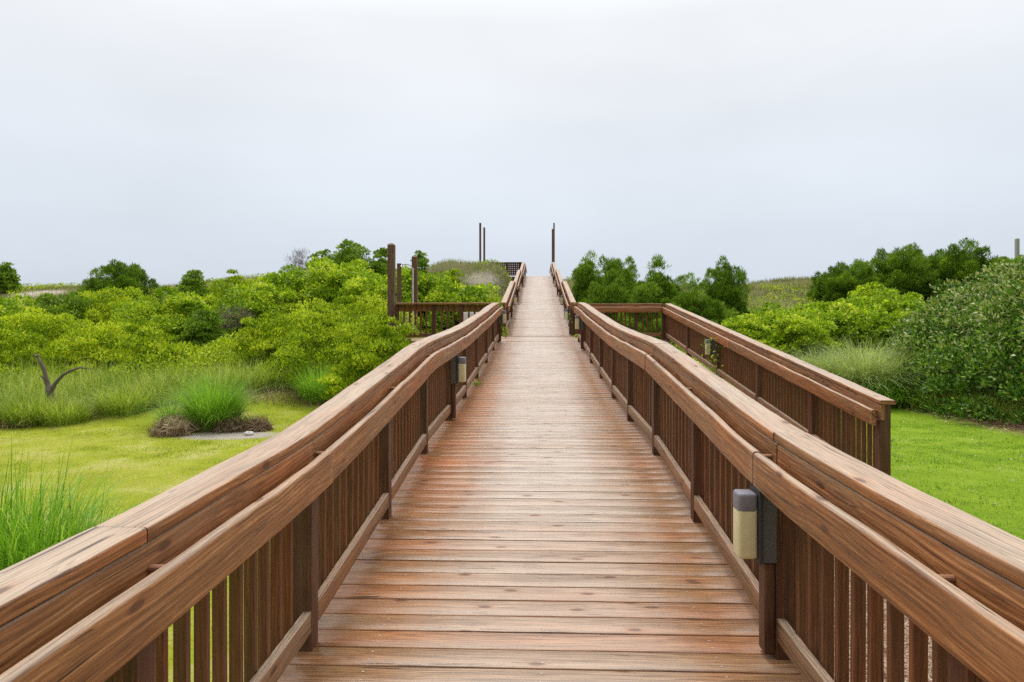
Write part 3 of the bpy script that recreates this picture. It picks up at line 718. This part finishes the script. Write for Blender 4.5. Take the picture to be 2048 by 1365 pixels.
# every shrub is grown at its own size so that its leaves keep their real size
KINDS = {  # material, clump radius, leaves per clump, leaf length, width, upright, jag, shell, var, spiky, clump cover
 'm': (L_MYRTLE, .29, 185, .088, .034, .70, .16, .55, .27, 0, .92),
 'v': (L_VINE, .36, 190, .100, .068, .20, .19, .55, .22, 0, 1.0),
 'd': (L_DARK, .30, 210, .080, .040, .40, .11, .45, .22, 0, 1.1),
 'j': (L_JUNIPER, .42, 420, .115, .022, .30, .20, .25, .22, .55, 1.15),
 't': (L_TWIG, .30, 60, .24, .008, .70, .25, .30, .25, 0, .8)}
def bush(kind, px, d, top, width, label, cat='shrub', group=None, wy=None, name='shrub'):
    """px centre column, distance, row of the top in the photo, width in photo pixels"""
    mat, cr, per, L, Wd, upr, jag, shell, var, spiky, cov = KINDS[kind]
    if kind == 'm': width *= 1.12
    x, y = at(px, d); zt = EYE+(682-top)/F*d; h = max(.5, zt-float(gz(x, y))); rx = width/F*d/2*.97; ry = (wy or rx)
    k = min(1.25, max(.55, min(rx, h)/1.3))            # small shrubs get small clumps
    far = max(1, d/20)**.8; L *= far*.95; Wd *= far; cr *= k
    area = 2*math.pi*((rx*h+ry*h+rx*ry)/3)
    n = int(min(420, max(26, cov*area/(cr*cr*1.15)*1.5))); per = int(per*(k/far)**1.6*1.1)
    per = max(26, min(per, int(60000/n)))
    fol = bush_mesh('foliage', mat, rx, ry, h, n, per, L, Wd, cr, upr, jag, shell, var, spiky)
    return place(name, fol, stems_mesh('branches', rx, ry, h, 9, .028), x, y, label, cat, group, rz=YAW)

G_M = 'wax myrtle shrubs on the slope left of the walkway'; G_V = 'leafy vine-covered bushes on the dune'; G_J = 'dark junipers and windswept evergreens on the dune'
# near row, left of the walkway
bush('m', 668, 16.6, 600, 300, 'biggest rounded bright green shrub, right against the left ramp railing', group=G_M, name='myrtle_shrub')
bush('m', 545, 17.2, 632, 170, 'bright shrub bulging from the left flank of the biggest rounded shrub', group=G_M, name='myrtle_shrub')
bush('m', 752, 14.3, 642, 175, 'lower bright shrub between the biggest shrub and the shower deck railing', group=G_M, name='myrtle_shrub')
bush('m', 600, 18.8, 650, 190, 'dark-centred shrub tucked behind the two brightest rounded shrubs', group=G_M, name='myrtle_shrub')
bush('m', 50, 17.5, 668, 210, 'low yellow-green shrub at the picture edge above the driftwood', group=G_M, name='myrtle_shrub')
bush('m', 175, 17.8, 655, 190, 'low yellow-green shrub directly behind the driftwood snag', group=G_M, name='myrtle_shrub')
bush('m', 320, 17.8, 668, 170, 'low flat-topped shrub between the driftwood and the grass clump', group=G_M, name='myrtle_shrub')
bush('m', 255, 19.5, 640, 170, 'yellow-green shrub in the second row, above and right of the driftwood', group=G_M, name='myrtle_shrub')
bush('m', 95, 20.0, 632, 200, 'yellow-green shrub in the second row near the picture edge', group=G_M, name='myrtle_shrub')
bush('v', 20, 22.5, 600, 200, 'leafy bush in the third row at the left picture edge', group=G_V, name='vine_bush')
bush('d', 130, 23.0, 596, 150, 'darker green bush behind the second-row shrubs on the left', group='dark green shrubs on the slope', name='dark_shrub')
bush('m', 235, 24.0, 586, 200, 'golden-green shrub below the windswept evergreen', group=G_M, name='myrtle_shrub')
bush('v', 345, 21.5, 590, 210, 'wide leafy bush with deep shadow under it, left of the greyish twiggy shrub', group=G_V, name='vine_bush')
bush('d', 400, 19.2, 628, 120, 'small dark green shrub in front of the greyish twiggy shrub', group='dark green shrubs on the slope', name='dark_shrub')
bush('t', 455, 20.5, 622, 130, 'greyish half-bare twiggy shrub left of the biggest bright shrub', name='twiggy_shrub')
bush('d', 450, 21.0, 632, 120, 'sparse grey-green shrub mixed with the twiggy one', group='dark green shrubs on the slope', name='dark_shrub')
bush('m', 440, 25.5, 578, 150, 'golden-green shrub behind the greyish twiggy shrub', group=G_M, name='myrtle_shrub')
bush('v', 545, 22.5, 578, 190, 'pale leafy bush above the left flank of the biggest shrub', group=G_V, name='vine_bush')
bush('m', 480, 29.0, 556, 120, 'small far golden-green shrub on the skyline left of the tallest bushes', group=G_M, name='myrtle_shrub')
bush('d', 385, 31.0, 546, 90, 'upright dark shrub on the skyline right of the windswept evergreen', group='dark green shrubs on the slope', name='dark_shrub')
bush('v', 690, 23.5, 528, 250, 'broad bright leafy bush behind the tallest square post', group=G_V, name='vine_bush')
bush('v', 600, 24.8, 548, 180, 'bright leafy bush left of the broad one behind the shower deck', group=G_V, name='vine_bush')
bush('v', 735, 20.0, 566, 150, 'leafy bush just left of the tallest square post', group=G_V, name='vine_bush')
bush('v', 855, 20.8, 548, 190, 'bright leafy bush right behind the shower posts', group=G_V, name='vine_bush')
bush('v', 925, 20.0, 578, 170, 'yellow-green leafy bush behind the shower deck cabinet, beside the upper ramp', group=G_V, name='vine_bush')
bush('v', 800, 22.2, 552, 130, 'leafy bush between the tall square posts', group=G_V, name='vine_bush')
bush('d', 700, 27.0, 490, 110, 'dark shrub poking up highest on the left skyline', group='dark green shrubs on the slope', name='dark_shrub')
bush('d', 640, 28.0, 506, 75, 'dark shrub on the skyline with bare twigs beside it, left of the highest one', group='dark green shrubs on the slope', name='dark_shrub')
bush('d', 765, 27.5, 502, 85, 'dark shrub on the skyline behind the tallest square post', group='dark green shrubs on the slope', name='dark_shrub')
bush('d', 838, 28.0, 512, 60, 'dark shrub top showing beside the second tall post', group='dark green shrubs on the slope', name='dark_shrub')
bush('t', 600, 28.0, 512, 90, 'bare grey twigs sticking up on the skyline left of the dark shrubs', name='twiggy_shrub')
bush('m', 900, 34.0, 545, 75, 'small olive shrub at the left foot of the sandy dune hump', group=G_M, name='myrtle_shrub')
bush('j', 260, 33.0, 528, 125, 'windswept dark evergreen on the left skyline', 'juniper', G_J, name='juniper')
bush('j', 195, 32.0, 545, 90, 'low trailing evergreen left of the windswept one on the skyline', 'juniper', G_J, name='juniper')
bush('d', 8, 38.0, 529, 50, 'far dark bush on the skyline at the left picture edge', group='dark green shrubs on the slope', name='dark_shrub')
# right of the walkway
bush('j', 1172, 26.0, 512, 84, 'tall dark juniper right beside the upper ramp railing', 'juniper', G_J, name='juniper', wy=1.0)
bush('j', 1215, 22.0, 546, 150, 'brighter feathery juniper behind the cross railing of the landing', 'juniper', G_J, name='juniper')
bush('j', 1235, 28.0, 520, 110, 'dark juniper second from the ramp on the skyline', 'juniper', G_J, name='juniper')
bush('j', 1320, 25.0, 524, 140, 'bushy juniper in the middle of the row right of the ramp', 'juniper', G_J, name='juniper')
bush('j', 1390, 23.0, 556, 130, 'lower round juniper behind the corner of the return ramp railing', 'juniper', G_J, name='juniper')
bush('j', 1448, 25.0, 526, 100, 'juniper at the right end of the row beside the dune grass', 'juniper', G_J, name='juniper')
bush('j', 1290, 20.5, 572, 120, 'low dark juniper just behind the landing railing', 'juniper', G_J, name='juniper')
bush('j', 1700, 33.0, 528, 110, 'low juniper at the left end of the far right group', 'juniper', G_J, name='juniper')
bush('j', 1790, 34.0, 500, 150, 'tall spreading juniper in the far right group', 'juniper', G_J, name='juniper')
bush('j', 1900, 34.0, 492, 150, 'tallest juniper of the far right group, next to the hedge', 'juniper', G_J, name='juniper')
bush('j', 1655, 34.0, 548, 60, 'smallest far juniper on the right dune slope', 'juniper', G_J, name='juniper')
bush('d', 2010, 33.0, 520, 130, 'olive bush on the skyline between hedge and grey post', group='dark green shrubs on the slope', name='dark_shrub')
for px, d, top, wd, lb in ((1530, 22.5, 622, 190, 'low mat of yellow-green vines beyond the return ramp'), (1640, 23.5, 608, 230, 'vine mat in the middle of the right bank'), (1760, 24.5, 592, 230, 'vine mat running up to the hedge'),
                           (1490, 20.5, 640, 120, 'vine mat nearest to the return ramp railing'), (1590, 20.5, 640, 170, 'vine mat above the feather grass on the left'), (1745, 28.5, 572, 90, 'small yellow-green vine mound under the far junipers'), (1800, 21.5, 610, 130, 'vine mat between feather grass and hedge')):
    bush('v', px, d, top, wd, lb, 'vine', 'vine mats on the right bank', name='vine_mat')

# hedge on the right
HG = bush_mesh('foliage', L_HEDGE, 2.9, 5.2, 3.30, 1500, 92, .105, .050, .36, .30, .05, .45, .24, mat2=L_PALE, frac2=.30, lumpy=.02)
hx, hy = at(1024+12.0/14.0*F, 14.0)
place('hedge', HG, stems_mesh('branches', 2.4, 4.4, 2.6, 40, .03), hx, hy, 'huge dark glossy rounded hedge with pale leaf tips at the right edge of the lawn', 'hedge', rz=YAW)

# ---- grasses
def blades(roots, L, Wd, az, lean, lc, seg=4, droop=.55):
    n = len(roots); L = np.broadcast_to(L,(n,)); Wd = np.broadcast_to(Wd,(n,)); lean = np.broadcast_to(lean,(n,))
    t = np.linspace(0, 1, seg+1); dirx = np.cos(az); diry = np.sin(az)
    V = []
    for k, tt in enumerate(t):
        out = L*lean*(tt**1.8); up = L*(tt-lean*droop*tt**2.6)*np.sqrt(np.maximum(.2, 1-.35*lean**2))
        c = roots+np.stack([out*dirx, out*diry, up], -1)
        wv = Wd*(1-tt**1.6)*.5+.0002
        sd = np.stack([-diry, dirx, 0*dirx], -1)*wv[:,None]
        V += [c-sd, c+sd]
    V = np.stack(V, 1); k2 = 2*(seg+1); base_ = (np.arange(n)*k2)[:,None]
    f = np.concatenate([np.stack([base_[:,0]+2*i, base_[:,0]+2*i+1, base_[:,0]+2*i+3, base_[:,0]+2*i+2], -1) for i in range(seg)])
    return V.reshape(-1,3), f, np.repeat(lc, k2)
def grass_clump(name, n, r, h, wd, lean, mat, var=.22):
    a = RNG.uniform(0, 2*np.pi, n); rr = r*np.sqrt(RNG.random(n)); rt = np.stack([rr*np.cos(a), rr*np.sin(a), 0*a-.03], -1)
    az = a+RNG.normal(0,.5,n); ln = np.clip(RNG.normal(lean, .25, n)*(.4+.8*rr/r), .05, 1.3)
    V, Fc, A = blades(rt, h*RNG.uniform(.55,1.15,n), wd*RNG.uniform(.6,1.2,n), az, ln, np.clip(RNG.normal(.5,var,n),0,1), 5)
    return np_mesh(name, V, Fc, mat, {'lc': ('FLOAT', A)})
def clump(x, y, n, r, h, wd, lean, mat, label, cat='grass clump', name='grass_clump', group=None, dz=0):
    o = link(name, grass_clump(name, n, r, h, wd, lean, mat)); o.location = (x, y, float(gz(x,y))+dz); return tag(o, label, cat, group)
x, y = at(428, 12.35)
clump(x, y, 2600, .38, 1.25, .009, .62, L_CLUMP, 'bright green ornamental grass clump standing in the bare sandy patch on the lawn')
x, y = at(330, 12.6); clump(x+.1, y, 420, .16, .85, .008, 1.0, L_CLUMP, 'small tuft leaning left out of the sandy patch, beside the straw heap')
x, y = at(638, 14.3); clump(x, y, 1500, .35, .95, .010, .6, L_CLUMP, 'round green grass clump close to the left railing, below the biggest shrub')
x, y = at(60, 4.7); clump(x, y, 430, .42, .92, .010, .6, L_CLUMP, 'tall loose grass clump in the bottom left corner beside the railing')
x, y = at(-30, 4.5); clump(x, y, 330, .40, .98, .010, .5, L_CLUMP, 'tall grass clump cut off by the left picture edge')
x, y = at(165, 4.9); clump(x, y, 200, .30, .75, .010, .8, L_CLUMP, 'lower arching grass tuft leaning over toward the left railing cap')
for px, d, n, r, h, lb in ((1725, 16.8, 4200, .85, 1.9, 'biggest grey-green feather grass clump next to the hedge'), (1640, 17.8, 2600, .8, 1.4, 'feather grass clump left of the biggest one'), (1555, 18.0, 900, .6, .9, 'small feather grass clump nearest the return ramp'), (1775, 15.8, 1200, .5, 1.05, 'feather grass clump at the foot of the hedge')):
    x, y = at(px, d); clump(x, y, n, r, h, .015, .9, L_PLUME if n > 1300 or h < 1 else L_CLUMP, lb, group='feather grass clumps on the right bank')

for px, d, h, lb in ((60, 12.9, .75, 'dense grass tuft in front of the driftwood at its left'), (128, 13.0, .62, 'dense grass tuft in front of the driftwood at its right'), (250, 13.6, .75, 'meadow grass tuft half way between driftwood and green clump')):
    x, y = at(px, d); clump(x, y, 1100, .45, h, .012, .6, L_GRASS, lb, group='tufts of wild grass along the left lawn edge')
# straw heaps at the foot of the clump
for i, (px, d, r, h, lb) in enumerate(((343, 11.6, .31, .37, 'brown heap of dead grass at the left end of the sandy patch'), (462, 12.2, .36, .30, 'greyish heap of dead grass right of the clump'), (515, 12.2, .22, .22, 'smallest heap of dead grass at the right end of the sandy patch'), (400, 12.35, .5, .30, 'thatch of dead blades at the base of the green clump'))):
    n = 1500; dd = rdir(n, 0); an = np.arctan2(dd[:,1], dd[:,0]); pos = dd*np.array([r*1.12, r*1.12, h])*((.62+.55*vnoise(an*2.2+i*9, dd[:,2]*2.5, 1, 5))*RNG.random(n)**.3)[:,None]; ax = unit(np.cross(dd, rdir(n))+np.array([0,0,-.25]))
    V, Fc, A = leaves(pos, ax, rdir(n), RNG.uniform(.08,.34,n), .011, np.clip(RNG.normal(.5,.28,n),0,1))
    x, y = at(px, d); o = link('dead_grass_heap', np_mesh('dead_grass_heap', V, Fc, L_DRY, {'lc': ('FLOAT', A)})); o.location = (x, y, float(gz(x,y)))
    tag(o, lb, 'dead grass', 'heaps of dead grass round the green clump')
x, y = at(498, 11.6); bm = bmesh.new(); bmesh.ops.create_icosphere(bm, subdivisions=2, radius=.07)
for v in bm.verts: v.co = Vector((v.co.x*1.3, v.co.y, v.co.z*.6))*random.uniform(.85,1.12)
m_ = bpy.data.meshes.new('stone'); bm.to_mesh(m_); bm.free(); m_.materials.append(plain('pale_stone', (.62,.61,.57), .8)); o = link('stone', m_); o.location = (x, y, .03); tag(o, 'single white stone lying on the sandy patch', 'stone')

# driftwood snag
sn = empty('driftwood_snag', (*at(100, 13.5), .15), 0, 'dead grey driftwood snag with two crooked arms sticking out of the tall grass', 'driftwood')
k = 13.5/F
def snp(px, py): return ((px-100)*k, random.uniform(-.03,.03), EYE+(682-py)*k-.15)
bm = bmesh.new(); tube(bm, [snp(108,850), snp(104,812), snp(100,795), snp(99,782), snp(95,768), snp(93,757), snp(87,738), snp(82,724), snp(74,711)], [.10,.085,.08,.065,.045,.036,.040,.028,.022], 9); tube(bm, [snp(76,713), snp(70,710), snp(65,713)], [.035,.028,.012], 7)
m_ = bpy.data.meshes.new('trunk'); bm.to_mesh(m_); bm.free(); m_.materials.append(DRIFT); link('trunk', m_, sn)
bm = bmesh.new(); tube(bm, [snp(100,786), snp(112,766), snp(126,750), snp(143,741), snp(160,735), snp(180,738)], [.05,.036,.030,.025,.019,.008], 8)
m_ = bpy.data.meshes.new('branch'); bm.to_mesh(m_); bm.free(); m_.materials.append(DRIFT); link('branch', m_, sn)
bm = bmesh.new(); tube(bm, [snp(97,775), snp(90,757), snp(84,752)], [.05,.035,.012], 7)
m_ = bpy.data.meshes.new('branch'); bm.to_mesh(m_); bm.free(); m_.materials.append(DRIFT); link('branch', m_, sn)

# ---- ground cover that nobody could count
def scatter(n, x0, x1, y0, y1, keep):
    X = RNG.uniform(x0, x1, n); Y = RNG.uniform(y0, y1, n); m = keep(X, Y); return X[m], Y[m]
def stuff_blades(name, label, X, Y, L, wd, lean, mat, lc, seg=1):
    rt = np.stack([X, Y, gz(X,Y)-.01], -1); n = len(X)
    V, Fc, A = blades(rt, L, wd, RNG.uniform(0, 2*np.pi, n), lean, lc, seg)
    return tag(link(name, np_mesh(name, V, Fc, mat, {'lc': ('FLOAT', A)})), label, 'grass', None, 'stuff')
on_sand = lambda X, Y: sand_mask(X,Y) > .45
# mown lawn, left then right
def lawn(x0, x1, y0, y1, dens, h, wd, mat, nm, lb):
    n = int((x1-x0)*(y1-y0)*dens)
    X, Y = scatter(n, x0, x1, y0, y1, lambda a, b: lawn_mask(a, b) & ~on_sand(a, b) & ~((a > 1.1) & (a < 3.1) & (b < 6.2)) & ~((a > 8.6)&(b > 10)) & (RNG.random(len(a)) < .35+.9*vnoise(a, b, .35, 12)))
    thin = vnoise(X, Y*1.6, 1.9, 21)*.55+vnoise(X, Y*1.4, .6, 22)*.3+vnoise(X, Y, .22, 23)*.15
    for sx_, sy_, sr in ((-5.1, 8.2, .55), (-6.4, 8.9, .5), (-5.7, 6.9, .4), (-7.5, 10.4, .6), (-4.0, 9.6, .35), (-4.9, 7.3, .5)): thin = thin+.46*np.exp(-((X-sx_)/sr/1.5)**2-((Y-sy_)/sr)**2)
    lc = np.clip(RNG.normal(.36,.27,len(X))+(thin-.5)*1.7+(vnoise(X, Y, .11, 24)-.5)*.75, 0, 1)
    stuff_blades(nm, lb, X, Y, h*(.45+1.1*vnoise(X, Y, .16, 25))*RNG.uniform(.6,1.3,len(X)), wd, RNG.uniform(.2,1.0,len(X)), mat, lc, 1)
lawn(-14, -1.15, 3.5, 19, 2300, .038, .0075, L_LAWN, 'lawn_grass', 'yellowish mown lawn grass left of the walkway')
lawn(3.4, 13, 4.0, 17, 2300, .040, .0075, L_LAWNR, 'lawn_grass', 'bright green mown lawn grass right of the walkway')
# tall meadow grass between lawn and shrubs
X, Y = scatter(150000, -22, -2.2, 11, 23, lambda a, b: (~lawn_mask(a, b)) & (b < lawn_back(a)+5.5) & (RNG.random(len(a)) < .25+.9*vnoise(a, b, .8, 31)))
hh = (.35+.75*vnoise(X, Y, 1.2, 33))*np.interp(X, [-12, -7], [1.3, 1]); hh *= np.clip((Y-lawn_back(X)+.45)/.7, .5, 1)
stuff_blades('tall_grass', 'tall wild grass between the left lawn and the shrubs', X, Y, hh*RNG.uniform(.6,1.2,len(X)), .013, RNG.uniform(.1,1.1,len(X)), L_GRASS, np.clip(RNG.normal(.50,.24,len(X))+(vnoise(X,Y,.7,35)-.5)*.5,0,1), 4)
X, Y = scatter(42000, -14, -2.2, 11, 20, lambda a, b: (np.abs(b-lawn_back(a)-.1) < .9) & (vnoise(a, b, .9, 41) > .48))
stuff_blades('dry_grass', 'straw-coloured dead grass along the back edge of the left lawn', X, Y, RNG.uniform(.1,.42,len(X)), .009, RNG.uniform(.5,1.2,len(X)), L_DRY, np.clip(RNG.normal(.5,.25,len(X)),0,1), 3)
X, Y = scatter(60000, 3.6, 10, 12, 24, lambda a, b: (~lawn_mask(a, b)) & (RNG.random(len(a)) < .2+.9*vnoise(a, b, .8, 51)))
stuff_blades('tall_grass', 'wild grass on the bank beyond the return ramp', X, Y, RNG.uniform(.2,.75,len(X)), .013, RNG.uniform(.2,.9,len(X)), L_GRASS, np.clip(RNG.normal(.5,.2,len(X)),0,1), 4)
# dune grass over the far slopes
X, Y = scatter(420000, -48, 48, 22, 52, lambda a, b: (np.abs(a) < .82*b+2) & (np.abs(a-CX) > 1.05) & (RNG.random(len(a)) < np.clip(1.1-sand_mask(a,b)*1.3, 0, 1)) & (RNG.random(len(a)) < .3+.8*vnoise(a,b,1.6,61)) & ~((a>-7.3)&(a<1.5)&(b>42.2)))
stuff_blades('dune_grass', 'tan and green dune grass covering the far slopes', X, Y, RNG.uniform(.12,.42,len(X)), .016, RNG.uniform(.2,.9,len(X)), L_DUNE, np.clip(RNG.normal(.45,.18,len(X))+(vnoise(X,Y,2.2,63)-.5)*.7,0,1), 2)
# low leafy undergrowth that fills the gaps between the shrubs
def undergrowth(n, x0, x1, y0, y1, keep, mat, hmax, nm, lb, L=.085, wd=.04):
    X, Y = scatter(n, x0, x1, y0, y1, keep)
    patch = vnoise(X, Y, 1.1, 71); hgt = hmax*(.25+patch*.9)*RNG.random(len(X))**.6
    pos = np.stack([X, Y, gz(X,Y)+hgt], -1); m = len(X)
    V, Fc, A = leaves(pos, rdir(m, -.2)+np.array([0,0,.5]), rdir(m, .0)+np.array([0,0,.6]), L*RNG.uniform(.6,1.2,m), wd*RNG.uniform(.7,1.2,m), np.clip(RNG.normal(.5,.2,m)+(vnoise(X,Y,.8,73)-.5)*.6,0,1))
    tag(link(nm, np_mesh(nm, V, Fc, mat, {'lc': ('FLOAT', A)})), lb, 'undergrowth', None, 'stuff')
undergrowth(420000, -26, -1.4, 15.5, 31, lambda a, b: (b > lawn_back(a)+2.2) & ~((a>-3.5)&(b<18)) & (RNG.random(len(a)) < .3+.8*vnoise(a,b,1.3,75)), L_MYRTLE, 1.0, 'undergrowth', 'leafy undergrowth between the shrubs left of the walkway')
undergrowth(120000, 1.3, 20, 17.9, 31, lambda a, b: (a > 1.3) & (RNG.random(len(a)) < .15+.9*vnoise(a,b,1.3,77)), L_VINE, .6, 'undergrowth', 'creeping vines and leaves over the right bank')
undergrowth(60000, -45, 45, 30, 47, lambda a, b: (np.abs(a) > 1.3) & (np.abs(a) < .8*b) & (vnoise(a,b,2.6,79) > .6), L_MYRTLE, .35, 'undergrowth', 'low green patches on the far dune slopes', .12, .06)
# pine straw and leaf litter
X, Y = scatter(42000, 1.12, 3.12, -.6, 6.3, lambda a, b: a > 0)
rt = np.stack([X, Y, gz(X,Y)+RNG.uniform(0,.03,len(X))], -1); n = len(X)
V, Fc, A = leaves(rt, np.concatenate([rdir(n)[:,:2], RNG.uniform(-.1,.1,(n,1))], 1), np.tile([0,0,1.], (n,1))+RNG.normal(0,.2,(n,3)), RNG.uniform(.06,.15,n), .005, np.clip(RNG.normal(.62,.25,n),0,1))
tag(link('pine_straw', np_mesh('pine_straw', V, Fc, L_DRY, {'lc': ('FLOAT', A)})), 'pinkish pine straw mulch beside the right railing', 'mulch', None, 'stuff')
def litter(X, Y, lb, L=.06, wd=.028):
    n = len(X); rt = np.stack([X, Y, gz(X,Y)+RNG.uniform(.01,.045,n)], -1)
    V, Fc, A = leaves(rt, np.concatenate([rdir(n)[:,:2], RNG.uniform(-.25,.25,(n,1))], 1), np.tile([0,0,1.], (n,1))+RNG.normal(0,.35,(n,3)), L*RNG.uniform(.6,1.3,n), wd, np.clip(RNG.normal(.65,.25,n),0,1))
    tag(link('fallen_leaves', np_mesh('fallen_leaves', V, Fc, L_DRY, {'lc': ('FLOAT', A)})), lb, 'leaf litter', None, 'stuff')
X, Y = scatter(16000, 7.2, 10.4, 8.5, 19.5, lambda a, b: RNG.random(len(a)) < np.exp(-((a-9.2+.02*(b-14))/.65)**2)); litter(X, Y, 'brown fallen leaves along the foot of the hedge')
X, Y = scatter(420, 3.6, 9, 4.5, 15, lambda a, b: a > 0); litter(X, Y, 'scattered pale leaves on the right lawn', .05, .018)

# sprigs growing through the deck
def sprig(x, y, z, h, n, label, mat=L_VINE, spread=.10):
    pos = np.stack([RNG.normal(0,spread*.5,n), RNG.normal(0,spread*.5,n), RNG.uniform(0,h,n)], -1)
    V, Fc, A = leaves(pos, rdir(n,-.2), rdir(n,0), .055*RNG.uniform(.6,1.2,n), .03, np.clip(RNG.normal(.45,.2,n),0,1))
    r = empty('vine_sprig', (x, y, z), 0, label, 'vine', 'sprigs growing through the walkway'); link('foliage', np_mesh('foliage', V, Fc, mat, {'lc': ('FLOAT', A)}), r)
    bm = bmesh.new()
    for q in range(3): tube(bm, [(0,0,-.04), (random.uniform(-.4,.4)*spread, random.uniform(-.4,.4)*spread, h*.5), (random.uniform(-1,1)*spread, random.uniform(-1,1)*spread, h)], [.004,.003,.002], 5)
    m_ = bpy.data.meshes.new('stem'); bm.to_mesh(m_); bm.free(); m_.materials.append(L_CLUMP); link('stem', m_, r)
sprig(CX-.80, 16.6, 1.66, .26, 70, 'leafy sprig at the foot of the left post where the upper ramp begins')
sprig(CX-.90, 9.9, float(zd(9.9)), .07, 22, 'tiny sprig between deck and kick board on the left')
sprig(CX+.93, 16.9, 1.68, .08, 20, 'tiny sprig at the base of the right corner post of the upper ramp')
sprig(CX+.74, 16.4, 2.05, .2, 14, 'small leaf poking out by the lamp on the right corner post')
sprig(SX-.08, 12.1, float(side_z(12.1))+.02, .75, 90, 'reddish-green creeper climbing under the return ramp lamp', spread=.22)
# fallen leaf on the deck
